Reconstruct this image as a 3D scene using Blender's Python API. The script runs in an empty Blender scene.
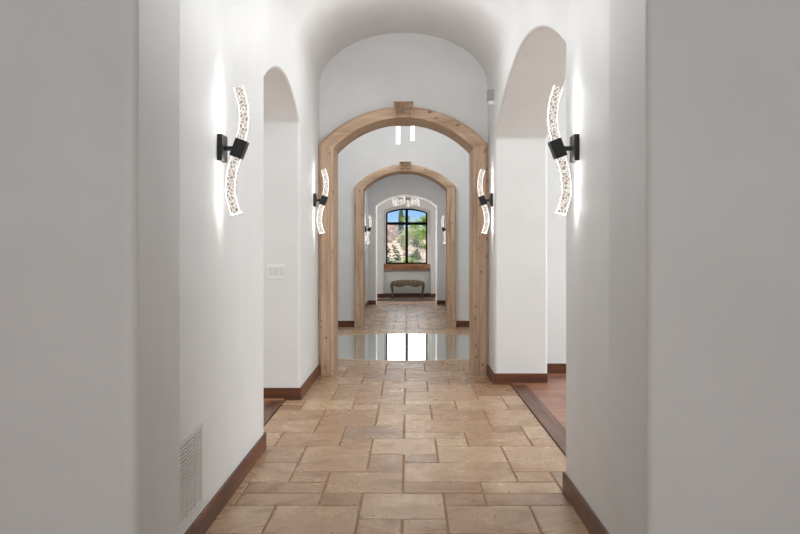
import bpy, bmesh, math, random
from mathutils import Vector, Matrix, noise
PI = math.pi
random.seed(7)
scene = bpy.context.scene
col = scene.collection

# ------------------------------------------------------------------ materials
def new_mat(name):
    m = bpy.data.materials.new(name); m.use_nodes = True
    nt = m.node_tree; nt.nodes.clear()
    out = nt.nodes.new('ShaderNodeOutputMaterial')
    b = nt.nodes.new('ShaderNodeBsdfPrincipled')
    nt.links.new(b.outputs[0], out.inputs[0])
    return m, nt, b
def rgb(r, g, b):
    f = lambda c: ((c/255+.055)/1.055)**2.4 if c > 10 else c/255/12.92
    return (f(r), f(g), f(b), 1)
def N(nt, t, **kw):
    n = nt.nodes.new(t)
    for k, v in kw.items(): setattr(n, k, v)
    return n
def ramp(nt, stops, interp='LINEAR'):
    r = nt.nodes.new('ShaderNodeValToRGB'); r.color_ramp.interpolation = interp
    e = r.color_ramp.elements
    while len(e) < len(stops): e.new(.5)
    for i, (p, c) in enumerate(stops): e[i].position = p; e[i].color = c
    return r
def simple(name, c, rough=.5, metal=0, bump=0, bscale=80, spec=.5, var=0):
    m, nt, b = new_mat(name)
    b.inputs['Base Color'].default_value = c
    b.inputs['Roughness'].default_value = rough
    b.inputs['Metallic'].default_value = metal
    b.inputs['Specular IOR Level'].default_value = spec
    tc = N(nt, 'ShaderNodeTexCoord'); no = N(nt, 'ShaderNodeTexNoise')
    no.inputs['Scale'].default_value = bscale
    nt.links.new(tc.outputs['Object'], no.inputs['Vector'])
    if var:
        d = tuple(x*(1-var) for x in c[:3])+(1,); l = tuple(min(1, x*(1+var)) for x in c[:3])+(1,)
        r = ramp(nt, [(.3, d), (.7, l)])
        nt.links.new(no.outputs[0], r.inputs[0]); nt.links.new(r.outputs[0], b.inputs['Base Color'])
    if bump:
        bp = N(nt, 'ShaderNodeBump'); bp.inputs['Strength'].default_value = bump; bp.inputs['Distance'].default_value = .01
        nt.links.new(no.outputs[0], bp.inputs['Height']); nt.links.new(bp.outputs[0], b.inputs['Normal'])
    return m

def plaster_mat():
    m, nt, b = new_mat('painted_plaster')
    tc = N(nt, 'ShaderNodeTexCoord'); no = N(nt, 'ShaderNodeTexNoise')
    no.inputs['Scale'].default_value = 3.0; no.inputs['Detail'].default_value = 3
    nt.links.new(tc.outputs['Object'], no.inputs['Vector'])
    r = ramp(nt, [(.3, (.70, .70, .695, 1)), (.7, (.74, .74, .735, 1))])
    nt.links.new(no.outputs[0], r.inputs[0]); nt.links.new(r.outputs[0], b.inputs['Base Color'])
    b.inputs['Roughness'].default_value = .5; b.inputs['Specular IOR Level'].default_value = .35
    bp = N(nt, 'ShaderNodeBump'); bp.inputs['Strength'].default_value = .12; bp.inputs['Distance'].default_value = .01
    nt.links.new(no.outputs[0], bp.inputs['Height']); nt.links.new(bp.outputs[0], b.inputs['Normal'])
    return m
def tile_mat():
    m, nt, b = new_mat('travertine_tile')
    g = N(nt, 'ShaderNodeNewGeometry'); tc = N(nt, 'ShaderNodeTexCoord')
    r = ramp(nt, [(0, rgb(158, 125, 96)), (.3, rgb(174, 141, 110)), (.6, rgb(182, 150, 119)), (.85, rgb(190, 161, 131)), (1, rgb(146, 118, 95))])
    nt.links.new(g.outputs['Random Per Island'], r.inputs[0])
    # cloudy patches, shifted for each slab
    mul = N(nt, 'ShaderNodeVectorMath', operation='MULTIPLY_ADD')
    comb = N(nt, 'ShaderNodeCombineXYZ')
    nt.links.new(g.outputs['Random Per Island'], comb.inputs[2])
    mul.inputs[1].default_value = (1, 1, 1)
    sc = N(nt, 'ShaderNodeVectorMath', operation='SCALE'); sc.inputs['Scale'].default_value = 23
    nt.links.new(comb.outputs[0], sc.inputs[0])
    nt.links.new(tc.outputs['Object'], mul.inputs[0]); nt.links.new(sc.outputs[0], mul.inputs[2])
    n1 = N(nt, 'ShaderNodeTexNoise'); n1.inputs['Scale'].default_value = 4.5; n1.inputs['Detail'].default_value = 8; n1.inputs['Roughness'].default_value = .62; n1.inputs['Distortion'].default_value = .8
    nt.links.new(mul.outputs[0], n1.inputs['Vector'])
    r1 = ramp(nt, [(.30, (.55, .50, .46, 1)), (.46, (.9, .87, .84, 1)), (.6, (1.0, 1.0, 1.0, 1)), (.75, (1.16, 1.14, 1.1, 1))])
    nt.links.new(n1.outputs[0], r1.inputs[0])
    mx = N(nt, 'ShaderNodeMix', data_type='RGBA', blend_type='MULTIPLY'); mx.inputs[0].default_value = .9
    nt.links.new(r.outputs[0], mx.inputs[6]); nt.links.new(r1.outputs[0], mx.inputs[7])
    n2 = N(nt, 'ShaderNodeTexNoise'); n2.inputs['Scale'].default_value = 45; n2.inputs['Detail'].default_value = 4
    nt.links.new(tc.outputs['Object'], n2.inputs['Vector'])
    r2 = ramp(nt, [(.32, (.55, .48, .42, 1)), (.42, (1, 1, 1, 1))])
    nt.links.new(n2.outputs[0], r2.inputs[0])
    mx2 = N(nt, 'ShaderNodeMix', data_type='RGBA', blend_type='MULTIPLY'); mx2.inputs[0].default_value = .6
    nt.links.new(mx.outputs[2], mx2.inputs[6]); nt.links.new(r2.outputs[0], mx2.inputs[7])
    nt.links.new(mx2.outputs[2], b.inputs['Base Color'])
    rr = ramp(nt, [(.3, (.42, .42, .42, 1)), (.7, (.2, .2, .2, 1))])
    nt.links.new(n1.outputs[0], rr.inputs[0]); nt.links.new(rr.outputs[0], b.inputs['Roughness'])
    bp = N(nt, 'ShaderNodeBump'); bp.inputs['Strength'].default_value = .25; bp.inputs['Distance'].default_value = .006
    nt.links.new(n1.outputs[0], bp.inputs['Height']); nt.links.new(bp.outputs[0], b.inputs['Normal'])
    return m
def wood_mat(name, c_dark, c_mid, c_light, rough=.5, axis='Z', knots=True, scale=1.0, spec=.4):
    m, nt, b = new_mat(name)
    tc = N(nt, 'ShaderNodeTexCoord'); mp = N(nt, 'ShaderNodeMapping')
    s = {'Z': (14, 14, 1.3), 'X': (1.3, 14, 14), 'Y': (14, 1.3, 14)}[axis]
    mp.inputs['Scale'].default_value = tuple(v*scale for v in s)
    nt.links.new(tc.outputs['Object'], mp.inputs['Vector'])
    n = N(nt, 'ShaderNodeTexNoise'); n.inputs['Scale'].default_value = 1; n.inputs['Detail'].default_value = 7; n.inputs['Distortion'].default_value = 1.2
    nt.links.new(mp.outputs[0], n.inputs['Vector'])
    r = ramp(nt, [(.3, c_dark), (.5, c_mid), (.7, c_light)])
    nt.links.new(n.outputs[0], r.inputs[0])
    last = r.outputs[0]
    if knots:
        v = N(nt, 'ShaderNodeTexVoronoi'); mp2 = N(nt, 'ShaderNodeMapping')
        k = {'Z': (13, 13, 9), 'X': (6, 9, 9), 'Y': (9, 6, 9)}[axis]
        mp2.inputs['Scale'].default_value = tuple(q*scale for q in k)
        nt.links.new(tc.outputs['Object'], mp2.inputs['Vector']); nt.links.new(mp2.outputs[0], v.inputs['Vector'])
        v.inputs['Scale'].default_value = 1; v.inputs['Randomness'].default_value = 1
        kr = ramp(nt, [(.06, (.28, .2, .15, 1)), (.13, (.75, .68, .6, 1)), (.2, (1, 1, 1, 1))])
        nt.links.new(v.outputs['Distance'], kr.inputs[0])
        mx = N(nt, 'ShaderNodeMix', data_type='RGBA', blend_type='MULTIPLY'); mx.inputs[0].default_value = .9
        nt.links.new(last, mx.inputs[6]); nt.links.new(kr.outputs[0], mx.inputs[7]); last = mx.outputs[2]
    nt.links.new(last, b.inputs['Base Color'])
    b.inputs['Roughness'].default_value = rough; b.inputs['Specular IOR Level'].default_value = spec
    bp = N(nt, 'ShaderNodeBump'); bp.inputs['Strength'].default_value = .2; bp.inputs['Distance'].default_value = .004
    nt.links.new(n.outputs[0], bp.inputs['Height']); nt.links.new(bp.outputs[0], b.inputs['Normal'])
    return m
def plank_mat():
    m, nt, b = new_mat('red_brown_planks')
    tc = N(nt, 'ShaderNodeTexCoord'); g = N(nt, 'ShaderNodeNewGeometry')
    mp = N(nt, 'ShaderNodeMapping'); mp.inputs['Scale'].default_value = (1.2, 22, 22)
    nt.links.new(tc.outputs['Object'], mp.inputs['Vector'])
    n = N(nt, 'ShaderNodeTexNoise'); n.inputs['Scale'].default_value = 1; n.inputs['Detail'].default_value = 6; n.inputs['Distortion'].default_value = .7
    nt.links.new(mp.outputs[0], n.inputs['Vector'])
    r = ramp(nt, [(0, rgb(138, 94, 74)), (.5, rgb(160, 112, 90)), (1, rgb(176, 128, 102))])
    nt.links.new(g.outputs['Random Per Island'], r.inputs[0])
    r2 = ramp(nt, [(.3, (.7, .66, .62, 1)), (.65, (1.05, 1.05, 1.05, 1))])
    nt.links.new(n.outputs[0], r2.inputs[0])
    mx = N(nt, 'ShaderNodeMix', data_type='RGBA', blend_type='MULTIPLY'); mx.inputs[0].default_value = 1
    nt.links.new(r.outputs[0], mx.inputs[6]); nt.links.new(r2.outputs[0], mx.inputs[7])
    nt.links.new(mx.outputs[2], b.inputs['Base Color']); b.inputs['Roughness'].default_value = .33
    return m
def inset_mat():
    m, nt, b = new_mat('polished_green_stone')
    tc = N(nt, 'ShaderNodeTexCoord')
    br = N(nt, 'ShaderNodeTexBrick'); br.inputs['Scale'].default_value = 9
    br.inputs['Color1'].default_value = rgb(150, 168, 162); br.inputs['Color2'].default_value = rgb(168, 184, 178); br.inputs['Mortar'].default_value = rgb(185, 196, 190)
    br.inputs['Mortar Size'].default_value = .008
    nt.links.new(tc.outputs['Object'], br.inputs['Vector'])
    n = N(nt, 'ShaderNodeTexNoise'); n.inputs['Scale'].default_value = 6; n.inputs['Detail'].default_value = 5
    nt.links.new(tc.outputs['Object'], n.inputs['Vector'])
    r2 = ramp(nt, [(.35, (.8, .85, .83, 1)), (.65, (1.05, 1.05, 1.05, 1))])
    nt.links.new(n.outputs[0], r2.inputs[0])
    mx = N(nt, 'ShaderNodeMix', data_type='RGBA', blend_type='MULTIPLY'); mx.inputs[0].default_value = 1
    nt.links.new(br.outputs[0], mx.inputs[6]); nt.links.new(r2.outputs[0], mx.inputs[7])
    nt.links.new(mx.outputs[2], b.inputs['Base Color'])
    b.inputs['Roughness'].default_value = .03; b.inputs['IOR'].default_value = 1.9
    b.inputs['Specular IOR Level'].default_value = .8
    b.inputs['Coat Weight'].default_value = 1; b.inputs['Coat Roughness'].default_value = .01; b.inputs['Coat IOR'].default_value = 1.8
    return m
def crystal_mat(name, lo, hi, base, scale=70):
    m, nt, b = new_mat(name)
    tc = N(nt, 'ShaderNodeTexCoord')
    v = N(nt, 'ShaderNodeTexVoronoi', feature='DISTANCE_TO_EDGE'); v.inputs['Scale'].default_value = scale
    nt.links.new(tc.outputs['Object'], v.inputs['Vector'])
    r = ramp(nt, [(.03, (1.1, 1.05, 1, 1)), (.12, (.45, .39, .33, 1)), (.36, (.16, .13, .105, 1))])
    nt.links.new(v.outputs[0], r.inputs[0])
    b.inputs['Base Color'].default_value = base
    b.inputs['Roughness'].default_value = .08
    nt.links.new(r.outputs[0], b.inputs['Emission Color']); b.inputs['Emission Strength'].default_value = hi
    return m
def emis(name, c, s):
    m, nt, b = new_mat(name)
    b.inputs['Base Color'].default_value = (.8, .8, .8, 1)
    b.inputs['Emission Color'].default_value = c; b.inputs['Emission Strength'].default_value = s
    return m
def glass_mat():
    m = bpy.data.materials.new('window_glass'); m.use_nodes = True
    nt = m.node_tree; nt.nodes.clear()
    out = N(nt, 'ShaderNodeOutputMaterial'); t = N(nt, 'ShaderNodeBsdfTransparent'); g = N(nt, 'ShaderNodeBsdfGlossy'); mx = N(nt, 'ShaderNodeMixShader')
    t.inputs[0].default_value = (.97, .98, .98, 1); g.inputs['Roughness'].default_value = .01; mx.inputs[0].default_value = .012
    nt.links.new(t.outputs[0], mx.inputs[1]); nt.links.new(g.outputs[0], mx.inputs[2]); nt.links.new(mx.outputs[0], out.inputs[0])
    return m

M = {}
M['plaster'] = plaster_mat()
M['tile'] = tile_mat()
M['grout'] = simple('grout', rgb(150, 118, 88), .8, var=.15, bscale=30)
M['portal_v'] = wood_mat('knotty_alder', rgb(170, 140, 116), rgb(196, 167, 141), rgb(210, 184, 160), .5)
M['portal_h'] = wood_mat('knotty_alder_arch', rgb(170, 140, 115), rgb(197, 168, 141), rgb(212, 185, 160), .5, axis='X')
M['key'] = wood_mat('carved_alder', rgb(160, 130, 105), rgb(188, 158, 130), rgb(204, 175, 148), .6)
M['sillw'] = wood_mat('sill_wood', rgb(118, 76, 52), rgb(158, 108, 76), rgb(182, 132, 98), .5, axis='X')
M['base'] = wood_mat('dark_baseboard', rgb(54, 29, 17), rgb(92, 53, 34), rgb(118, 72, 48), .4, axis='Y', scale=.7)
M['base_x'] = wood_mat('dark_baseboard_x', rgb(54, 29, 17), rgb(92, 53, 34), rgb(118, 72, 48), .4, axis='X', scale=.7)
M['planks'] = plank_mat()
M['inset'] = inset_mat()
M['border'] = wood_mat('dark_border_plank', rgb(74, 46, 34), rgb(104, 68, 52), rgb(124, 84, 66), .35, axis='Y', knots=False)
M['black'] = simple('black_metal', (.012, .012, .012, 1), .38, .3)
M['chrome'] = simple('grey_metal', (.25, .24, .23, 1), .3, .9)
M['crystal'] = crystal_mat('bubbled_crystal', 1, .72, (.25, .23, .21, 1), 62)
M['wallglow'] = emis('added_wall_glow', (1, .98, .95, 1), 15.0)  # glow added on the bars' wall side and tips to streak the wall
M['edge'] = emis('lit_crystal_edge', (1, .93, .84, 1), 1.1)
M['rod'] = emis('lit_crystal_rod', (1, .98, .95, 1), 1.2)
M['rod2'] = crystal_mat('far_crystal', 1, .55, (.35, .35, .35, 1), 22)
M['white'] = simple('white_plastic', (.80, .80, .79, 1), .4)
M['ventw'] = simple('vent_enamel', (.66, .65, .63, 1), .4)
M['ventd'] = simple('vent_shadow', (.03, .03, .03, 1), .8)
M['sensor'] = simple('grey_plastic', (.32, .32, .32, 1), .5)
M['switchgap'] = simple('switch_rocker', (.64, .64, .63, 1), .35)
M['frame'] = simple('black_window_frame', (.004, .004, .004, 1), .6, spec=.1)
M['glass'] = glass_mat()
M['fabric'] = simple('patterned_upholstery', rgb(122, 104, 84), .85, bump=.5, bscale=22, var=.55)
M['benchwood'] = simple('grey_brown_carved_wood', rgb(92, 82, 74), .5, var=.25, bscale=30)
M['rug'] = simple('dark_rug', rgb(72, 62, 56), .9, bump=.4, bscale=60, var=.3)
M['sand'] = simple('desert_soil', rgb(198, 170, 140), .95, bump=.6, bscale=3, var=.25)
M['rock'] = simple('sandstone', rgb(205, 172, 146), .9, bump=.9, bscale=4, var=.35)
M['cactus'] = simple('saguaro_skin', rgb(72, 88, 62), .7, bump=.3, bscale=20, var=.2)
M['bark'] = simple('pale_bark', rgb(110, 100, 70), .9, bump=.4, bscale=20, var=.3)
M['leaf1'] = simple('yellow_green_leaves', rgb(158, 182, 84), .6, var=.35, bscale=5)
M['leaf2'] = simple('dusty_green_leaves', rgb(84, 104, 62), .7, var=.4, bscale=6)
M['leaf3'] = simple('pale_sage_leaves', rgb(176, 182, 140), .7, var=.35, bscale=6)

# ------------------------------------------------------------------ helpers
def obj(name, bm, m, parent=None, smooth=False, bevel=0, seg=3, autosmooth=None):
    me = bpy.data.meshes.new(name)
    bmesh.ops.recalc_face_normals(bm, faces=bm.faces[:])
    bm.to_mesh(me); bm.free()
    o = bpy.data.objects.new(name, me); col.objects.link(o)
    for mm in (m if isinstance(m, (list, tuple)) else [m]): me.materials.append(mm)
    if smooth:
        for p in me.polygons: p.use_smooth = True
    if autosmooth:
        for p in me.polygons: p.use_smooth = True
        me.set_sharp_from_angle(angle=math.radians(autosmooth))
    if bevel:
        b = o.modifiers.new('bevel', 'BEVEL'); b.width = bevel; b.segments = seg; b.limit_method = 'ANGLE'; b.angle_limit = math.radians(50)
        b.harden_normals = True
        for p in me.polygons: p.use_smooth = True
        me.set_sharp_from_angle(angle=math.radians(35))
    if parent:
        o.parent = parent; o.location = -Vector(parent.location) if parent.get('_world') else (0, 0, 0)
    return o
def thing(name, label, cat, loc=(0, 0, 0), group=None):
    o = bpy.data.objects.new(name, None); col.objects.link(o); o.location = loc
    o['label'] = label; o['category'] = cat
    if group: o['group'] = group
    return o
def tag(o, label, cat, group=None):
    o['label'] = label; o['category'] = cat
    if group: o['group'] = group
    return o
def struct(o): o['kind'] = 'structure'; return o
def box(bm, x0, x1, y0, y1, z0, z1, rot=None, pivot=None, mi=0):
    vs = [bm.verts.new((x, y, z)) for x in (x0, x1) for y in (y0, y1) for z in (z0, z1)]
    idx = [(0, 1, 3, 2), (4, 6, 7, 5), (0, 4, 5, 1), (2, 3, 7, 6), (0, 2, 6, 4), (1, 5, 7, 3)]
    for f in idx:
        fc = bm.faces.new([vs[i] for i in f]); fc.material_index = mi
    if rot is not None: bmesh.ops.rotate(bm, verts=vs, cent=pivot, matrix=rot)
    return vs
def bx(*a, **k):
    bm = bmesh.new(); box(bm, *a, **k); return bm
def poly_extrude(pts, axis, a0, a1):
    """pts: 2-D outline. axis 'Y': pts are (x,z); axis 'X': pts are (y,z)"""
    bm = bmesh.new()
    mk = (lambda p, a: (p[0], a, p[1])) if axis == 'Y' else (lambda p, a: (a, p[0], p[1]))
    A = [bm.verts.new(mk(p, a0)) for p in pts]; B = [bm.verts.new(mk(p, a1)) for p in pts]
    bm.faces.new(A); bm.faces.new(B[::-1])
    n = len(pts)
    for i in range(n): bm.faces.new((A[i], A[(i+1) % n], B[(i+1) % n], B[i]))
    return bm
def seg_arc(xa, xb, zs, za, n=28):
    """circular segment from (xa,zs) over the apex za to (xb,zs)"""
    h = (xb-xa)/2; r = za-zs; R = (h*h+r*r)/(2*r); cx = (xa+xb)/2; cz = za-R
    a = math.asin(h/R)
    return [(cx+R*math.sin(-a+2*a*i/n), cz+R*math.cos(-a+2*a*i/n)) for i in range(n+1)]
def arch_poly(x0, x1, z0, z1, xa, xb, zs, za):
    return [(x0, z0), (xa, z0)]+seg_arc(xa, xb, zs, za)+[(xb, z0), (x1, z0), (x1, z1), (x0, z1)]
def tube_bm(bm, p0, p1, r0, r1=None, n=12):
    r1 = r0 if r1 is None else r1
    p0, p1 = Vector(p0), Vector(p1); d = p1-p0
    q = d.to_track_quat('Z', 'Y').to_matrix()
    A = []; B = []
    for i in range(n):
        a = 2*PI*i/n; v = q @ Vector((math.cos(a), math.sin(a), 0))
        A.append(bm.verts.new(p0+v*r0)); B.append(bm.verts.new(p1+v*r1))
    for i in range(n): bm.faces.new((A[i], A[(i+1) % n], B[(i+1) % n], B[i]))
    bm.faces.new(A[::-1]); bm.faces.new(B)
def path_tube(bm, pts, rad, n=10):
    rings = []
    for i, p in enumerate(pts):
        p = Vector(p); a = Vector(pts[max(0, i-1)]); b = Vector(pts[min(len(pts)-1, i+1)])
        q = (b-a).to_track_quat('Z', 'Y').to_matrix(); r = rad[i] if isinstance(rad, (list, tuple)) else rad
        rings.append([bm.verts.new(p+q @ Vector((math.cos(2*PI*k/n)*r, math.sin(2*PI*k/n)*r, 0))) for k in range(n)])
    for a, b in zip(rings, rings[1:]):
        for k in range(n): bm.faces.new((a[k], a[(k+1) % n], b[(k+1) % n], b[k]))
    bm.faces.new(rings[0][::-1]); bm.faces.new(rings[-1])

CAM = 1.22
XL, XR = -.891, .80        # hall faces
P = M['plaster']
# ------------------------------------------------------------------ floor
U = .2032
TILES = [(-1, 1, 18, 20), (-1, 0, 22, 24), (0, 1, 23, 24), (0, 3, 21, 23), (0, 2, 20, 21), (-2, 0, 20, 22),
         (-3, -1, 22, 25), (-2, -1, 19, 20), (-3, -2, 21, 22), (-4, -2, 19, 21), (1, 2, 19, 20), (1, 3, 23, 25)]
regions = [(-3.2, 3.2, -3.2, 2.46), (-.91, .82, 2.46, 4.2), (-1.012, .945, 4.2, 8.34), (-2.9, 2.9, 8.34, 13.7),
           (-.97, .9, 13.7, 19.6), (-2.1, 2.1, 19.6, 22.52)]
IC, IR = (-.045, 10.84), 1.53
def build_tiles():
    bm = bmesh.new()
    g = .0048
    def slab(x0, x1, y0, y1):
        if x1-x0 < .03 or y1-y0 < .03: return
        j = lambda: random.uniform(-.0012, .0012)
        x0 += g+j(); x1 -= g+j(); y0 += g+j(); y1 -= g+j()
        zt = random.uniform(-.0006, .0006); e = .004; t = .006
        lo = [bm.verts.new(p) for p in ((x0, y0, -t), (x1, y0, -t), (x1, y1, -t), (x0, y1, -t))]
        mid = [bm.verts.new(p) for p in ((x0, y0, zt-.003), (x1, y0, zt-.003), (x1, y1, zt-.003), (x0, y1, zt-.003))]
        hi = [bm.verts.new(p) for p in ((x0+e, y0+e, zt), (x1-e, y0+e, zt), (x1-e, y1-e, zt), (x0+e, y1-e, zt))]
        bm.faces.new(hi)
        for A, B in ((lo, mid), (mid, hi)):
            for i in range(4): bm.faces.new((A[i], A[(i+1) % 4], B[(i+1) % 4], B[i]))
    for (rx0, rx1, ry0, ry1) in regions:
        for kx in range(-5, 6):
            for ky in range(-8, 18):
                for (a, b, c, d) in TILES:
                    x0 = (a+6*kx-.13)*U; x1 = (b+6*kx-.13)*U; y0 = (c+6*ky+.67)*U; y1 = (d+6*ky+.67)*U
                    X0, X1, Y0, Y1 = max(x0, rx0), min(x1, rx1), max(y0, ry0), min(y1, ry1)
                    if X1 <= X0 or Y1 <= Y0: continue
                    # keep slabs out from under the round stone inset
                    far = max(math.hypot(X-IC[0], Y-IC[1]) for X in (X0, X1) for Y in (Y0, Y1))
                    if far < IR-.02: continue
                    slab(X0, X1, Y0, Y1)
    return bm
fl = struct(obj('floor', build_tiles(), M['tile']))
bm = bmesh.new()
for r in regions: box(bm, r[0], r[1], r[2], r[3], -.12, -.0052)
obj('grout_bed', bm, M['grout'], fl)

# round polished inset
bm = bmesh.new()
n = 96
top = [bm.verts.new((IC[0]+IR*math.cos(2*PI*i/n), IC[1]+IR*math.sin(2*PI*i/n), .003)) for i in range(n)]
bot = [bm.verts.new((IC[0]+IR*math.cos(2*PI*i/n), IC[1]+IR*math.sin(2*PI*i/n), -.03)) for i in range(n)]
bm.faces.new(top); bm.faces.new(bot[::-1])
for i in range(n): bm.faces.new((bot[i], bot[(i+1) % n], top[(i+1) % n], top[i]))
struct(obj('floor_inset', bm, M['inset']))
bm = bmesh.new()
n = 96
for (ra, rb, za, zb) in ((IR-.0, IR+.07, .0035, .0035),):
    A = [bm.verts.new((IC[0]+ra*math.cos(2*PI*i/n), IC[1]+ra*math.sin(2*PI*i/n), za)) for i in range(n)]
    B = [bm.verts.new((IC[0]+rb*math.cos(2*PI*i/n), IC[1]+rb*math.sin(2*PI*i/n), zb)) for i in range(n)]
    C_ = [bm.verts.new((IC[0]+rb*math.cos(2*PI*i/n), IC[1]+rb*math.sin(2*PI*i/n), -.02)) for i in range(n)]
    for i in range(n):
        j = (i+1) % n
        bm.faces.new((A[i], B[i], B[j], A[j])); bm.faces.new((B[i], C_[i], C_[j], B[j]))
struct(obj('trim_1', bm, simple('inset_border', rgb(196, 172, 140), .35, var=.12, bscale=5)))

# plank floors of the side rooms
def planks(name, x0, x1, y0, y1, edge, side):
    bm = bmesh.new()
    b0 = edge
    # border planks run along the tile edge
    w = .045
    for k in range(3):
        a = b0+side*(k*w); c = b0+side*((k+1)*w-.002)
        box(bm, min(a, c), max(a, c), y0, y1, -.05, .0+(.005 if k == 0 else .002), mi=1)
    s = b0+side*3*w; xa, xb = (s, x1) if side > 0 else (x0, s)
    y = y0
    while y < y1:
        x = xa-random.uniform(0, 1.2)
        while x < xb:
            L = random.uniform(.9, 1.9)
            X0, X1 = max(x, xa), min(x+L, xb)
            if X1-X0 > .02: box(bm, X0+.0008, X1-.0008, y+.0008, min(y+.125, y1)-.0008, -.05, .002)
            x += L
        y += .125
    return struct(obj(name, bm, [M['planks'], M['border']]))
planks('floor_side_right', .948, 4.5, 2.96, 8.33, .948, 1)
planks('floor_side_left', -4.5, -1.015, 2.96, 8.33, -1.015, -1)

# ------------------------------------------------------------------ walls
def wallobj(name, bm, bevel=.022): return struct(obj(name, bm, P, bevel=bevel, seg=4))
TH = .486
# hall 1 side walls, with arched side openings
wallobj('wall_left', poly_extrude(arch_poly(2.95, 8.34, -.05, 3.45, 5.14, 6.84, 2.29, 2.507), 'X', XL, XL-TH))
wallobj('wall_right', poly_extrude(arch_poly(2.95, 8.34, -.05, 3.45, 4.22, 7.65, 2.27, 2.69), 'X', XR, XR+TH))
# thick wall the camera looks through
wallobj('wall_near', poly_extrude(arch_poly(-3.2, 3.2, -.05, 4.0, -.803, .709, 2.35, 2.75), 'Y', 2.45, 2.95), .03)
# portal walls
wallobj('wall_arch_front', poly_extrude(arch_poly(-4.6, 4.6, -.05, 4.4, -.80, .71, 2.28, 2.60), 'Y', 8.33, 8.70))
wallobj('wall_arch_back', poly_extrude(arch_poly(-3.0, 3.0, -.05, 4.4, -.79, .70, 2.23, 2.55), 'Y', 13.5, 13.86))
# foyer sides
wallobj('wall_foyer_left', bx(-3.1, -2.85, 8.65, 13.55, -.05, 4.4))
wallobj('wall_foyer_right', bx(2.85, 3.1, 8.65, 13.55, -.05, 4.4))
# hall 2
wallobj('wall_left_far', bx(-1.3, -.925, 13.8, 19.3, -.05, 3.5), .01)
wallobj('wall_right_far', bx(.86, 1.3, 13.8, 19.3, -.05, 3.5), .01)
wallobj('wall_end_arch', poly_extrude(arch_poly(-2.2, 2.2, -.05, 3.5, -.74, .665, 2.295, 2.56), 'Y', 19.2, 19.95), .025)
# window room
wallobj('wall_niche_left', bx(-2.3, -2.05, 19.9, 22.4, -.05, 3.5), .01)
wallobj('wall_niche_right', bx(2.05, 2.3, 19.9, 22.4, -.05, 3.5), .01)
wallobj('wall_back', poly_extrude(arch_poly(-2.3, 2.3, -.05, 3.5, -.655, .60, 2.30, 2.46), 'Y', 22.3, 22.5), .02)
WX0, WX1, WZ0, WZS, WZA = -.60, .528, .893, 2.285, 2.405
bm = poly_extrude(arch_poly(-2.3, 2.3, .88, 3.5, WX0, WX1, WZS, WZA), 'Y', 22.5, 22.85)
box(bm, -2.3, 2.3, 22.5, 22.85, -.05, .88)
wallobj('wall_back_outer', bm, .005)
# camera room
wallobj('wall_room_left', bx(-3.3, -3.1, -3.2, 2.5, -.05, 3.5), .01)
wallobj('wall_room_right', bx(3.1, 3.3, -3.2, 2.5, -.05, 3.5), .01)
wallobj('wall_room_back', bx(-3.3, 3.3, -3.3, -3.1, -.05, 3.5), .01)
# side rooms
for nm, xa, xb in (('right', 4.5, 4.7), ('left', -4.7, -4.5)):
    wallobj('wall_side_'+nm, bx(xa, xb, 2.8, 8.5, -.05, 3.5), .01)
wallobj('wall_side_near_right', bx(XR+TH-.02, 4.6, 2.8, 2.96, -.05, 3.5), .01)
wallobj('wall_side_near_left', bx(-4.6, XL-TH+.02, 2.8, 2.96, -.05, 3.5), .01)

# vault over hall 1
bm = bmesh.new()
cx, hw, z0, rise = (XL+XR)/2, (XR-XL)/2, 2.88, .54
n = 40; rings = []
for y in (2.90, 8.36):
    inn = []; out = []
    for i in range(n+1):
        a = PI*i/n; s = 1.0
        inn.append(bm.verts.new((cx-hw*math.cos(a), y, z0+rise*math.sin(a))))
        out.append(bm.verts.new((cx-(hw+.06)*math.cos(a), y, z0+(rise+.06)*math.sin(a))))
    rings.append((inn, out))
(i0, o0), (i1, o1) = rings
for k in range(n):
    bm.faces.new((i0[k], i0[k+1], i1[k+1], i1[k])); bm.faces.new((o0[k], o1[k], o1[k+1], o0[k+1]))
    bm.faces.new((i0[k], o0[k], o0[k+1], i0[k+1])); bm.faces.new((i1[k], i1[k+1], o1[k+1], o1[k]))
for k in (0, n): bm.faces.new((i0[k], i1[k], o1[k], o0[k]))
struct(obj('ceiling', bm, P, autosmooth=40))
for nm, b in (('ceiling_room', (-3.2, 3.2, -3.2, 2.5, 3.4, 3.5)), ('ceiling_foyer', (-3, 3, 8.6, 13.6, 4.2, 4.35)),
              ('ceiling_far', (-1.2, 1.2, 13.8, 19.3, 3.3, 3.4)), ('ceiling_niche', (-2.2, 2.2, 19.4, 22.6, 3.1, 3.2)),
              ('ceiling_side_right', (XR+.05, 4.6, 2.8, 8.4, 3.3, 3.4)), ('ceiling_side_left', (-4.6, XL-.05, 2.8, 8.4, 3.3, 3.4))):
    struct(obj(nm, bx(*b), P))
struct(obj('roof_sunblock', bx(-5.2, 5.2, -3.6, 22.95, 4.4, 4.6), P))  # unseen slab added so the sun does not leak into the rooms

# ------------------------------------------------------------------ baseboards
BH, BT = .102, .013
def bb(name, x0, x1, y0, y1):
    m = M['base'] if (y1-y0) > (x1-x0) else M['base_x']
    struct(obj(name, bx(x0, x1, y0, y1, -.004, BH), m, bevel=.006, seg=3))
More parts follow.
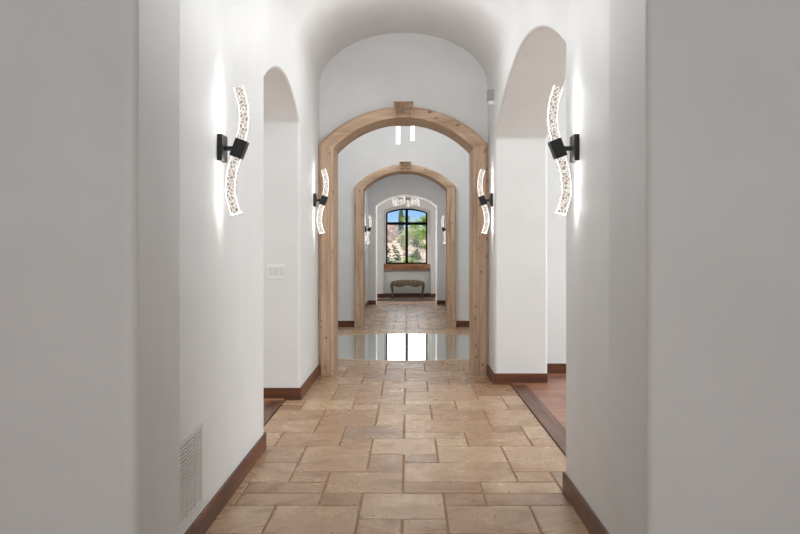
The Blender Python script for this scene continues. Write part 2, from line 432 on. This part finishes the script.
# continuous boards wrapping corners: one object for each run
def run(name, boxes):
    bm = bmesh.new()
    for b in boxes: box(bm, b[0], b[1], b[2], b[3], -.004, BH)
    long_y = max(b[3]-b[2] for b in boxes) > max(b[1]-b[0] for b in boxes)
    return struct(obj(name, bm, M['base'] if long_y else M['base_x'], bevel=.006, seg=3))
run('baseboard_left', [(XL, XL+BT, 2.96, 5.14+BT)])
struct(obj('baseboard_left_jamb', bx(XL-TH, XL, 5.14, 5.14+BT, -.004, BH), M['base_x']))
run('baseboard_left_pier', [(XL, XL+BT, 6.84-BT, 8.32)])
run('baseboard_left_pier_face', [(XL-TH, XL, 6.84-BT, 6.84)])
run('baseboard_right', [(XR-BT, XR, 2.96, 4.22+BT)])
run('baseboard_right_pier', [(XR-BT, XR, 7.65-BT, 8.32)])
run('baseboard_right_pier_face', [(XR, XR+TH, 7.65-BT, 7.65)])
run('baseboard_side_right', [(XR+TH, 4.5, 8.33-BT, 8.33)])
run('baseboard_side_left', [(-4.5, XL-TH, 8.33-BT, 8.33)])
run('baseboard_near_left', [(-3.1, -.803, 2.45-BT, 2.45)])
run('baseboard_near_right', [(.709, 3.1, 2.45-BT, 2.45)])
run('baseboard_foyer_left', [(-2.85, -.87, 13.5-BT, 13.5)])
run('baseboard_foyer_right', [(.78, 2.85, 13.5-BT, 13.5)])
run('baseboard_far_left', [(-.925, -.925+BT, 13.95, 19.2)])
run('baseboard_far_right', [(.86-BT, .86, 13.95, 19.2)])
run('baseboard_end_left', [(-.925, -.74, 19.2-BT, 19.2)])
run('baseboard_end_right', [(.665, .86, 19.2-BT, 19.2)])
run('baseboard_back', [(-.655, .60, 22.5-BT, 22.5)])
run('baseboard_back_left', [(-2.05, -.655+BT, 22.3-BT, 22.3)])
run('baseboard_back_right', [(.60-BT, 2.05, 22.3-BT, 22.3)])
# painted shoe line and wood threshold strips at the side openings
struct(obj('trim_2', bx(XR+.148, XR+TH, 7.65-BT-.014, 7.65-BT, -.004, .014), M['sillw']))
struct(obj('trim_3', bx(XL-TH, XL-.126, 6.84-BT-.014, 6.84-BT, -.004, .014), M['sillw']))

# ------------------------------------------------------------------ timber archways
def archway(name, label, cxp, yf, yb, sc):
    t = thing(name, label, 'archway', (cxp, yf, 0), 'carved timber arch surrounds along the hallway')
    ih, oh = .690*sc, .842*sc
    zsi, zso, zai, zao = 2.25, 2.295, 2.552, 2.667
    f = lambda z: CAM+(z-CAM)*sc
    zsi, zso, zai, zao = map(f, (zsi, zso, zai, zao))
    D = yb-yf
    prof = [(0, .025), (.03, .010), (.08, .007), (.24, .007), (.255, .011), (.27, .011), (.285, .003), (.42, .003), (.435, .009), (.45, .009), (.465, .003),
            (.82, .003), (.86, .010), (.93, .02), (1, .024), (1, .10), (.985, D-.1), (1, D-.05), (.85, D), (.1, D), (0, D-.03)]
    def sweep(stations):
        bm = bmesh.new(); rs = []
        for (pi_, po) in stations:
            rs.append([bm.verts.new((pi_[0]+(po[0]-pi_[0])*s, y, pi_[1]+(po[1]-pi_[1])*s)) for s, y in prof])
        for a, b in zip(rs, rs[1:]):
            for k in range(len(prof)):
                j = (k+1) % len(prof); bm.faces.new((a[k], a[j], b[j], b[k]))
        bm.faces.new(rs[0]); bm.faces.new(rs[-1][::-1])
        return bm
    for sgn in (-1, 1):
        st = [((sgn*ih, 0), (sgn*oh, 0)), ((sgn*ih, 1.1), (sgn*oh, 1.1)), ((sgn*ih, zsi), (sgn*oh, zso))]
        obj('post', sweep(st), M['portal_v'], t, autosmooth=30)
    nn = 40
    ain = seg_arc(-ih, ih, zsi, zai, nn); aout = seg_arc(-oh, oh, zso, zao, nn)
    obj('arch_band', sweep(list(zip(ain, aout))), M['portal_h'], t, autosmooth=30)
    # keystone: tapered block with a sunk carved panel
    kz0, kz1 = f(2.545), f(2.708); w0, w1 = .084*sc, .098*sc
    bm = bmesh.new()
    out2 = [(-w0, kz0), (w0, kz0), (w1, kz1), (-w1, kz1)]
    def ring(inset, y):
        return [bm.verts.new((x*(1-inset*1.0), y, kz0+(z-kz0)*(1-inset)+(kz1-kz0)*inset*.5)) for x, z in out2]
    r0 = ring(0, D-.02); r1 = ring(0, -.035); r2 = ring(.03, -.045); r3 = ring(.14, -.045); r4 = ring(.17, -.015)
    bm.faces.new(r0[::-1])
    for a, b in ((r0, r1), (r1, r2), (r2, r3), (r3, r4)):
        for i in range(4): bm.faces.new((a[i], a[(i+1) % 4], b[(i+1) % 4], b[i]))
    bm.faces.new(r4)
    k = obj('keystone', bm, M['key'], t)
    bm = bmesh.new()
    H = kz1-kz0
    for row, (za, zb) in enumerate(((.22, .50), (.52, .82))):
        for i in range(5):                  # two rows of carved leaves
            u = (i-2)/2.75
            p = [(u*w0*.9, -.018, kz0+H*za), (u*w0*.95, -.040, kz0+H*(za+.1)), (u*w1*.95, -.046, kz0+H*(zb-.08)), (u*w1*.95, -.022, kz0+H*zb)]
            path_tube(bm, p, [.004, .0095, .011, .004], 6)
    obj('carving', bm, M['portal_h'], k, smooth=True)
    return t
archway('timber_archway', 'nearer and larger carved wooden arch surround, framing the two middle wall sconces', -.0455, 8.225, 8.76, 1.0)
archway('timber_archway', 'smaller wooden arch surround beyond the polished green floor inset', -.045, 13.40, 13.92, .98)

# ------------------------------------------------------------------ wall sconces
def sweep_bar(pts, w=.047, t=.040, cap=-1):
    """square-section curved crystal bar in the XZ plane; corner edges get material 1"""
    bm = bmesh.new(); rs = []
    c = .0042
    sec = [(-w/2+c, -t/2), (w/2-c, -t/2), (w/2, -t/2+c), (w/2, t/2-c), (w/2-c, t/2), (-w/2+c, t/2), (-w/2, t/2-c), (-w/2, -t/2+c)]
    m = len(pts)
    for i, p in enumerate(pts):
        a = pts[max(0, i-1)]; b = pts[min(m-1, i+1)]
        d = Vector((b[0]-a[0], b[1]-a[1])).normalized(); nx, nz = d.y, -d.x
        rs.append([bm.verts.new((p[0]+nx*u, v, p[1]+nz*u)) for u, v in sec])
    for a, b in zip(rs, rs[1:]):
        for k in range(8):
            f = bm.faces.new((a[k], a[(k+1) % 8], b[(k+1) % 8], b[k]))
            f.material_index = 1 if k % 2 == 1 else (2 if k == 6 else 0)
    for r in (rs[0], rs[-1]):
        f = bm.faces.new(r); f.material_index = 2 if r is rs[cap] else 1
    return bm
def spline(pts, n=7):
    out = []
    P_ = [pts[0]]+list(pts)+[pts[-1]]
    for i in range(1, len(P_)-2):
        p0, p1, p2, p3 = [Vector(q) for q in P_[i-1:i+3]]
        for k in range(n):
            s = k/n
            out.append(.5*((2*p1)+(-p0+p2)*s+(2*p0-5*p1+4*p2-p3)*s*s+(-p0+3*p1-3*p2+p3)*s**3))
    out.append(Vector(pts[-1])); return [(p.x, p.y) for p in out]
def sconce(label, side, xw, y):
    """side=+1: fixed to the left wall, reaching toward +X"""
    t = thing('wall_sconce', label, 'sconce', (xw, y, CAM+.49), 'curved crystal wall sconces')
    s = side
    def mir(bm):
        if s < 0: bmesh.ops.scale(bm, vec=(-1, 1, 1), verts=bm.verts[:])
        return bm
    obj('wall_plate', mir(bx(0, .024, -.058, .058, -.062, .062)), M['black'], t, bevel=.002, seg=2)
    bm = bmesh.new(); tube_bm(bm, (.02, 0, .0), (.08, 0, .0), .012)
    obj('arm', mir(bm), M['black'], t, autosmooth=40)
    obj('housing', mir(bx(.064, .122, -.030, .030, -.046, .042, rot=Matrix.Rotation(math.radians(21), 3, 'Y'), pivot=(.093, 0, 0))), M['black'], t, bevel=.002, seg=2)
    up = spline([(.101, .036), (.113, .085), (.1185, .145), (.112, .215), (.090, .290)])
    dn = spline([(.083, -.042), (.066, -.09), (.055, -.155), (.054, -.22), (.078, -.308)])
    obj('crystal_bar', mir(sweep_bar(up)), [M['crystal'], M['edge'], M['wallglow']], t)
    obj('crystal_bar', mir(sweep_bar(dn[::-1], cap=0)), [M['crystal'], M['edge'], M['wallglow']], t)
    return t
sconce('large nearest curved crystal sconce on the left wall, above the floor vent', 1, XL, 3.93)
sconce('large nearest curved crystal sconce on the right wall, beside the wide side opening', -1, XR, 3.93)
sconce('middle crystal sconce against the left post of the nearer wooden arch', 1, XL, 7.86)
sconce('middle crystal sconce against the right post of the nearer wooden arch', -1, XR, 7.88)
sconce('tiny farthest curved crystal sconce left of the window', 1, -.925, 17.9)
sconce('tiny farthest curved crystal sconce right of the window', -1, .86, 17.9)

# ------------------------------------------------------------------ small wall fittings
t = thing('air_vent', 'white louvred return air vent low on the left wall above the baseboard', 'vent', (XL, 3.38, .313))
bm = bmesh.new()
w, h = .19, .172
for b in ((-w, w, h-.018, h), (-w, w, -h, -h+.018), (-w, -w+.018, -h, h), (w-.018, w, -h, h)):
    box(bm, 0, .008, b[0], b[1], b[2], b[3])
obj('frame', bm, M['ventw'], t, bevel=.002, seg=2)
obj('backing', bx(.0, .0015, -w+.01, w-.01, -h+.01, h-.01), M['ventd'], t)
bm = bmesh.new()
for k in range(21):
    z = -h+.024+k*(2*h-.048)/20
    box(bm, .0015, .0060, -w+.014, w-.014, z-.0054, z+.0040)
for yy in (-.063, .063): box(bm, .0015, .0082, yy-.003, yy+.003, -h+.016, h-.016)
obj('louvres', bm, M['ventw'], t)

t = thing('light_switch', 'white three gang light switch plate on the left pier of the side opening', 'switch', (-1.085, 6.84, 1.06))
obj('plate', bx(-.073, .073, -.007, 0, -.061, .061), M['white'], t, bevel=.003, seg=2)
for k in (-1, 0, 1):
    r = obj('rocker', bx(k*.046-.0165, k*.046+.0165, -.0105, -.006, -.034, .034), M['switchgap'], t, bevel=.0015, seg=2)

t = thing('motion_sensor', 'small grey and white box sensor high on the right wall near the arch corner', 'sensor', (XR+.004, 7.74, CAM+1.44))
obj('housing', bx(-.062, 0, -.04, .04, -.035, .068), M['sensor'], t, bevel=.006)
obj('lens', bx(-.058, 0, -.036, .036, -.066, -.033), M['white'], t, bevel=.01)

# ------------------------------------------------------------------ foyer chandelier
t = thing('chandelier', 'foyer chandelier whose lit crystal rods hang just below the nearer wooden arch', 'chandelier', (-.045, 10.9, 4.2))
bm = bmesh.new(); tube_bm(bm, (0, 0, 0), (0, 0, -.03), .16, n=32); obj('canopy', bm, M['black'], t, autosmooth=40)
zr = -.75
bm = bmesh.new(); path_tube(bm, [(.3*math.cos(a*PI/16), .3*math.sin(a*PI/16), zr) for a in range(33)], .012, 8); obj('ring_frame', bm, M['black'], t, smooth=True)
for k in range(4):
    a = PI/4+k*PI/2
    bm = bmesh.new(); tube_bm(bm, (.1*math.cos(a), .1*math.sin(a), -.02), (.3*math.cos(a), .3*math.sin(a), zr), .003, n=6); obj('suspension_wire', bm, M['black'], t)
rods = [(-.085, 0.05, -1.555), (.105, -.05, -1.525)]
for k in range(8):
    a = k*PI/4+.2; rods.append((.3*math.cos(a), .3*math.sin(a), -1.12-.04*(k % 3)))
for (x, y, zb) in rods:
    bm = bmesh.new(); tube_bm(bm, (x, y, zb), (x, y, zr-.05 if abs(x) > .2 or abs(y) > .2 else zb+.34), .027, n=16)
    rd = obj('crystal_rod', bm, M['rod'], t, autosmooth=40)
    bm = bmesh.new(); tube_bm(bm, (x, y, (zr-.055 if abs(x) > .2 or abs(y) > .2 else zb+.335)), (x, y, zr), .004, n=8)
    if abs(x) < .2 and abs(y) < .2: tube_bm(bm, (x, y, zb+.33), (x, y, zb+.37), .03, n=16); tube_bm(bm, (x, y, zr), (x*1.5, y*6, zr), .004, n=6)
    obj('rod_hanger', bm, M['chrome'], rd)

# ------------------------------------------------------------------ window room chandelier
t = thing('chandelier', 'small ring chandelier of crystal cylinders hanging in front of the arched window', 'chandelier', (-.045, 20.8, 3.1))
bm = bmesh.new(); tube_bm(bm, (0, 0, 0), (0, 0, -.025), .07, n=20); obj('canopy', bm, M['black'], t, autosmooth=40)
bm = bmesh.new(); tube_bm(bm, (0, 0, -.02), (0, 0, -.56), .011, n=8); obj('stem', bm, M['black'], t)
bm = bmesh.new()
path_tube(bm, [(.30*math.cos(a*PI/16), .30*math.sin(a*PI/16), -.55) for a in range(33)], .011, 8)
for a in (0, PI/2): tube_bm(bm, (-.3*math.cos(a), -.3*math.sin(a), -.55), (.3*math.cos(a), .3*math.sin(a), -.55), .009, n=8)
obj('ring_frame', bm, M['chrome'], t, smooth=True)
for k in range(10):
    a = 2*PI*k/10+.15; zz = -.55+(.03 if k % 2 else -.03)
    bm = bmesh.new(); x, y = .31*math.cos(a), .31*math.sin(a); tube_bm(bm, (x, y, zz-.15), (x, y, zz+.03), .034, n=14)
    obj('crystal_cylinder', bm, M['rod2'], t, autosmooth=40)

# ------------------------------------------------------------------ window
win = bpy.data.objects.new('window_1', None); col.objects.link(win); win['kind'] = 'structure'; win.location = (0, 22.6, 0)
fw = .042
outer = [(WX0, WZ0), (WX1, WZ0)]+seg_arc(WX0, WX1, WZS, WZA, 24)[::-1]
bm = bmesh.new()
def band(bm, out_, inn, y0, y1):
    n = len(out_)
    V = [[bm.verts.new((p[0], y, p[1])) for p in L] for L in (out_, inn) for y in (y0, y1)]
    for i in range(n):
        j = (i+1) % n
        for a, b in ((0, 1), (1, 3), (3, 2), (2, 0)): bm.faces.new((V[a][i], V[a][j], V[b][j], V[b][i]))
inner = [(WX0+fw, WZ0+fw), (WX1-fw, WZ0+fw)]+seg_arc(WX0+fw, WX1-fw, WZS-.012, WZA-fw, 24)[::-1]
band(bm, outer, inner, -.03, .04)
obj('window_frame', bm, M['frame'], win, autosmooth=30)
zt = CAM+.775
obj('mullion', bx(-.072, .002, -.04, .04, WZ0+.02, WZA-.02), M['frame'], win)
obj('transom', bx(WX0+.02, WX1-.02, -.036, .038, zt-.038, zt+.036), M['frame'], win)
gx = [(WX0+.03, -.07), (0, WX1-.03)]
for a, b in gx:
    for za, zb in ((WZ0+.03, zt-.03), (zt+.03, WZA-.04)):
        if zb > 2.2:
            arc = [(x, z) for x, z in seg_arc(WX0+.03, WX1-.03, WZS-.02, WZA-.035, 24) if a <= x <= b]
            pts = [(a, za), (b, za)]+arc[::-1]
        else: pts = [(a, za), (b, za), (b, zb), (a, zb)]
        obj('pane', poly_extrude(pts, 'Y', .0, .006), M['glass'], win)
obj('window_sill', bx(-.652, .597, -.235, -.03, CAM-.485, CAM-.325), M['sillw'], win, bevel=.006)

# ------------------------------------------------------------------ bench and rug
t = thing('bench', 'small upholstered bench with curved legs standing below the window sill', 'bench', (-.01, 22.05, 0))
def rbox(x0, x1, y0, y1, z0, z1, sub=2):
    bm = bx(x0, x1, y0, y1, z0, z1); return bm
bm = bmesh.new()   # seat with rolled ends, a lofted profile
prof = []
for i in range(25):
    u = -1+2*i/24; x = u*.45
    zt_ = .478-.06*abs(u)**5-.004*math.cos(u*PI*3); zb_ = .350-.03*abs(u)**2
    prof.append((x, zb_, zt_))
rs = []
for x, zb_, zt_ in prof:
    r = []
    for k in range(16):
        a = 2*PI*k/16; cyy = math.copysign(abs(math.cos(a))**.35, math.cos(a))*.19; czz = math.copysign(abs(math.sin(a))**.6, math.sin(a))
        r.append(bm.verts.new((x, cyy, (zt_+zb_)/2+czz*(zt_-zb_)/2)))
    rs.append(r)
for a, b in zip(rs, rs[1:]):
    for k in range(16): bm.faces.new((a[k], a[(k+1) % 16], b[(k+1) % 16], b[k]))
bm.faces.new(rs[0]); bm.faces.new(rs[-1][::-1])
obj('seat', bm, M['fabric'], t, smooth=True)
for ys in (-.175, .175):
    bm = bmesh.new()
    n = 24; L = []
    for i in range(n+1):
        x = -.42+.84*i/n; zz = .315+.022*math.cos(i/n*2*PI*2)*1.0
        L.append((x, zz))
    for (a, b) in zip(L, L[1:]):
        v = [bm.verts.new(p) for p in ((a[0], ys-.01, a[1]), (b[0], ys-.01, b[1]), (b[0], ys-.01, .40), (a[0], ys-.01, .40),
                                       (a[0], ys+.01, a[1]), (b[0], ys+.01, b[1]), (b[0], ys+.01, .40), (a[0], ys+.01, .40))]
        for f in ((0, 1, 2, 3), (4, 7, 6, 5), (0, 4, 5, 1), (3, 2, 6, 7)): bm.faces.new([v[q] for q in f])
    obj('apron', bm, M['benchwood'], t)
for sx in (-1, 1):
    for sy in (-1, 1):
        bm = bmesh.new()
        path_tube(bm, [(sx*.415, sy*.16, .40), (sx*.425, sy*.17, .33), (sx*.41, sy*.165, .24), (sx*.395, sy*.16, .14), (sx*.395, sy*.165, .05), (sx*.405, sy*.175, 0)], [.036, .042, .034, .027, .025, .034], 10)
        obj('leg', bm, M['benchwood'], t, smooth=True)
    bm = bmesh.new(); path_tube(bm, [(sx*.39, -.16, .13), (sx*.38, 0, .15), (sx*.39, .16, .13)], .012, 8); obj('stretcher', bm, M['benchwood'], t, smooth=True)

bm = bmesh.new(); n = 64
A = [bm.verts.new((.80*math.cos(2*PI*i/n), .46*math.sin(2*PI*i/n), 0)) for i in range(n)]
B = [bm.verts.new((.795*math.cos(2*PI*i/n), .455*math.sin(2*PI*i/n), .012)) for i in range(n)]
C2 = [bm.verts.new((.72*math.cos(2*PI*i/n), .38*math.sin(2*PI*i/n), .014)) for i in range(n)]
bm.faces.new(A[::-1]); bm.faces.new(C2)
for i in range(n):
    j = (i+1) % n
    bm.faces.new((A[i], A[j], B[j], B[i])); bm.faces.new((B[i], B[j], C2[j], C2[i]))
r = obj('oval_rug', bm, M['rug'], smooth=False); r.location = (-.04, 21.0, .0012)
tag(r, 'dark oval rug lying on the tile floor in front of the bench', 'rug')

# ------------------------------------------------------------------ outdoors
def gz(x, y):
    t_ = max(0, min(1, (y-24.5)/34)); s = t_*t_*(3-2*t_)
    return .25+1.75*s+.12*noise.noise(Vector((x*.5, y*.5, 0)))+.05*noise.noise(Vector((x*2, y*2, 3)))
bm = bmesh.new()
nx, ny = 60, 60; G = [[None]*(ny+1) for _ in range(nx+1)]
for i in range(nx+1):
    for j in range(ny+1):
        x = -30+60*i/nx; y = 22.95+77*(j/ny)**1.3
        G[i][j] = bm.verts.new((x, y, gz(x, y) if y > 23.3 else gz(x, y)))
for i in range(nx):
    for j in range(ny): bm.faces.new((G[i][j], G[i+1][j], G[i+1][j+1], G[i][j+1]))
struct(obj('ground', bm, M['sand'], smooth=True))
def boulder(x, y, r, label, seed):
    bm = bmesh.new(); bmesh.ops.create_icosphere(bm, subdivisions=3, radius=1)
    for v in bm.verts:
        n_ = noise.noise(v.co*1.1+Vector((seed, 0, 0)))*.38+noise.noise(v.co*3+Vector((0, seed, 0)))*.14
        v.co = Vector((v.co.x*1.15, v.co.y, v.co.z*.85))*(1+n_)*r
    o = obj('boulder', bm, M['rock'], autosmooth=25); o.location = (x, y, gz(x, y)+r*.3)
    tag(o, label, 'boulder', 'boulders on the slope outside')
boulder(-1.15, 62.0, 1.15, 'large pale boulder outside left of the saguaro', 1)
boulder(-2.0, 59.0, .75, 'pale boulder at the left edge of the window view', 5)
boulder(-.35, 57.0, .42, 'small pale boulder at the foot of the saguaro', 9)
boulder(.6, 66.0, .9, 'pale boulder behind the window mullion', 12)
boulder(-1.45, 52.0, .42, 'low boulder above the left shrub outside', 21)
def saguaro(x, y, h, label):
    t = thing('saguaro_cactus', label, 'cactus', (x, y, gz(x, y)-.1))
    def ribbed(pts, rads, n=44):
        bm = bmesh.new(); rs = []
        for i, p in enumerate(pts):
            p = Vector(p); a = Vector(pts[max(0, i-1)]); b = Vector(pts[min(len(pts)-1, i+1)])
            q = (b-a).to_track_quat('Z', 'Y').to_matrix()
            rs.append([bm.verts.new(p+q @ Vector((math.cos(2*PI*k/n), math.sin(2*PI*k/n), 0))*rads[i]*(1+.1*math.cos(11*2*PI*k/n))) for k in range(n)])
        for a, b in zip(rs, rs[1:]):
            for k in range(n): bm.faces.new((a[k], a[(k+1) % n], b[(k+1) % n], b[k]))
        bm.faces.new(rs[0][::-1]); bm.faces.new(rs[-1]); return bm
    pts = [(0, 0, z*h) for z in (0, .1, .3, .6, .8, .93, .98, 1.0)]
    obj('trunk', ribbed(pts, [.16, .18, .19, .19, .17, .14, .10, .03]), M['cactus'], t, smooth=True)
    return t
saguaro(-.50, 60.0, 2.35, 'tall ribbed saguaro cactus outside, left of the window mullion')
def leafy(name, label, cat, x, y, h, rx, rz, n, leaf, mat, trunk=True, group=None, seed=0):
    rnd = random.Random(seed)
    t = thing(name, label, cat, (x, y, gz(x, y)), group)
    bm = bmesh.new()
    if trunk:
        for k in range(4):
            a = rnd.uniform(0, 2*PI); path_tube(bm, [(0, 0, -.1), (.05*math.cos(a), .05*math.sin(a), h*.35), (rx*.5*math.cos(a), rx*.5*math.sin(a), h*.8)], [.05*h/2, .035*h/2, .012], 6)
    else:
        for k in range(7):
            a = rnd.uniform(0, 2*PI); path_tube(bm, [(0, 0, -.05), (rx*.5*math.cos(a), rx*.5*math.sin(a), h*.5)], [.012, .006], 5)
    obj('branches', bm, M['bark'], t, smooth=True)
    bm = bmesh.new()
    cl = [Vector((rnd.gauss(0, .45)*rx, rnd.gauss(0, .45)*rx, h+rnd.uniform(-.8, .6)*rz)) for _ in range(16)]
    for k in range(n):
        c = rnd.choice(cl); d = Vector((rnd.gauss(0, 1), rnd.gauss(0, 1), rnd.gauss(0, 1)))*.17*rx
        p = c+d; s = leaf*rnd.uniform(.6, 1.3)
        q = Matrix.Rotation(rnd.uniform(0, 6.3), 3, 'Z') @ Matrix.Rotation(rnd.uniform(-1.2, 1.2), 3, 'X')
        v = [bm.verts.new(p+q @ Vector(w)) for w in ((-s, 0, 0), (0, -s*.45, 0), (s, 0, 0), (0, s*.45, 0))]
        bm.faces.new(v)
    obj('foliage', bm, mat, t)
    return t
tr = 'desert trees beyond the window'; sh = 'desert shrubs below the window'
leafy('desert_tree', 'bright yellow green tree outside, right of the window mullion', 'tree', .72, 55.0, 1.0, .85, 1.0, 1500, .11, M['leaf1'], True, tr, 3)
leafy('desert_tree', 'darker low tree outside at the right edge of the window view', 'tree', 1.9, 58.5, .7, .6, .7, 900, .10, M['leaf2'], True, tr, 4)
for i, (x, y, h, r_, m_, lb) in enumerate([
    (-.62, 25.3, .28, .22, 'leaf2', 'dusty green shrub at the lower left of the window view'),
    (-.30, 26.6, .34, .24, 'leaf3', 'pale sage shrub left of the mullion in the lower window view'),
    (.08, 25.5, .28, .22, 'leaf2', 'dusty shrub right of the mullion at the bottom of the window view'),
    (.42, 26.7, .36, .26, 'leaf3', 'pale shrub under the bright tree outside'),
    (.72, 25.4, .25, .20, 'leaf2', 'dark shrub at the lower right of the window view'),
    (-.55, 27.9, .42, .30, 'leaf3', 'pale shrub in front of the left boulders'),
    (.10, 29.3, .42, .28, 'leaf1', 'yellow green shrub behind the mullion'),
    (-.75, 36.0, .5, .45, 'leaf2', 'dark green bush halfway up the slope on the left'),
    (.35, 38.0, .5, .5, 'leaf2', 'dark green bush halfway up the slope behind the mullion'),
    (-.15, 44.0, .6, .55, 'leaf3', 'pale bush high on the slope below the saguaro'),
    (1.05, 45.0, .6, .55, 'leaf1', 'yellow green bush high on the slope at the right')]):
    leafy('shrub', lb, 'shrub', x, y, h, r_, r_*1.3, 850, .05*max(1, y/30), M[m_], False, sh, 20+i)

# ------------------------------------------------------------------ world and lights
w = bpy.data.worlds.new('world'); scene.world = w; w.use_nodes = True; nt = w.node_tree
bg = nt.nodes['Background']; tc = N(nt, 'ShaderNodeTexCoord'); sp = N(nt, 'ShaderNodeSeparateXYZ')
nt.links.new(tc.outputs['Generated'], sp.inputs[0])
r = ramp(nt, [(0, rgb(205, 222, 242)), (.03, rgb(172, 206, 242)), (.05, rgb(142, 188, 238)), (.062, rgb(142, 188, 238)), (.085, (2.2, 2.25, 2.3, 1)), (.3, (1.6, 1.7, 1.9, 1)), (.6, rgb(120, 165, 230))])  # white band above the window view, added to brighten the floor inset's reflection
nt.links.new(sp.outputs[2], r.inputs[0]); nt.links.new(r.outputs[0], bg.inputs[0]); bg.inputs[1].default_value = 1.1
def light(kind, name, loc, energy, size=None, size_y=None, rot=(0, 0, 0), color=(.965, .982, 1), **kw):
    l = bpy.data.lights.new(name, kind); l.energy = energy; l.color = color
    if kind == 'AREA':
        l.size = size
        if size_y: l.shape = 'RECTANGLE'; l.size_y = size_y
    for k, v in kw.items(): setattr(l, k, v)
    o = bpy.data.objects.new(name, l); col.objects.link(o); o.location = loc; o.rotation_euler = rot; return o
light('SUN', 'sun', (0, 0, 20), 6.0, rot=(math.radians(-28), math.radians(-42), 0), color=(1, .95, .86), angle=.01)
R90 = PI/2
light('AREA', 'room_fill_light', (0, -2.9, 1.7), 74, 3.2, 2.0, (R90, 0, PI), (.975, .985, 1)).rotation_euler = (R90, 0, 0)  # added fill lamp behind the camera; the wall has no window
light('POINT', 'hall_fill', (-.045, 3.5, 2.62), 13, shadow_soft_size=.16)  # these bare hall lamps are added to brighten vault and walls; no fixtures
light('POINT', 'hall_fill_mid', (-.045, 5.0, 2.98), 8, shadow_soft_size=.16)
light('POINT', 'hall_fill_far', (-.045, 6.5, 2.95), 13, shadow_soft_size=.16)
light('AREA', 'side_room_fill_right', (4.4, 5.7, 1.75), 130, 2.4, 4, (0, R90, 0), (.93, .99, 1))  # side room lamps are added fill, standing in for unseen windows
light('AREA', 'side_room_fill_left', (-4.4, 5.7, 1.75), 110, 2.4, 4, (0, -R90, 0), (.93, .99, 1))
light('AREA', 'foyer_light', (-.045, 11.1, 4.1), 84, 3, 3)
light('AREA', 'far_hall_light', (-.045, 16.5, 3.2), 26, 1, 3)
light('AREA', 'niche_light_left', (-1.8, 20.5, 1.7), 26, 1.6, .5, (0, -R90, math.radians(-22)), (1, .98, .95), spread=2.0)
light('AREA', 'niche_light_right', (1.8, 20.5, 1.7), 26, 1.6, .5, (0, R90, math.radians(22)), (1, .98, .95), spread=2.0)

# ------------------------------------------------------------------ camera
cd = bpy.data.cameras.new('camera'); cam = bpy.data.objects.new('camera', cd); col.objects.link(cam)
cam.location = (0, 0, CAM); cam.rotation_euler = (R90, 0, 0)
cd.sensor_width = 36; cd.lens = 36*830/800; cd.shift_x = -8/800; cd.shift_y = -15/800; cd.clip_start = .05
scene.camera = cam
scene.view_settings.view_transform = 'Standard'; scene.view_settings.look = 'None'
scene.view_settings.exposure = .14; scene.view_settings.gamma = 1
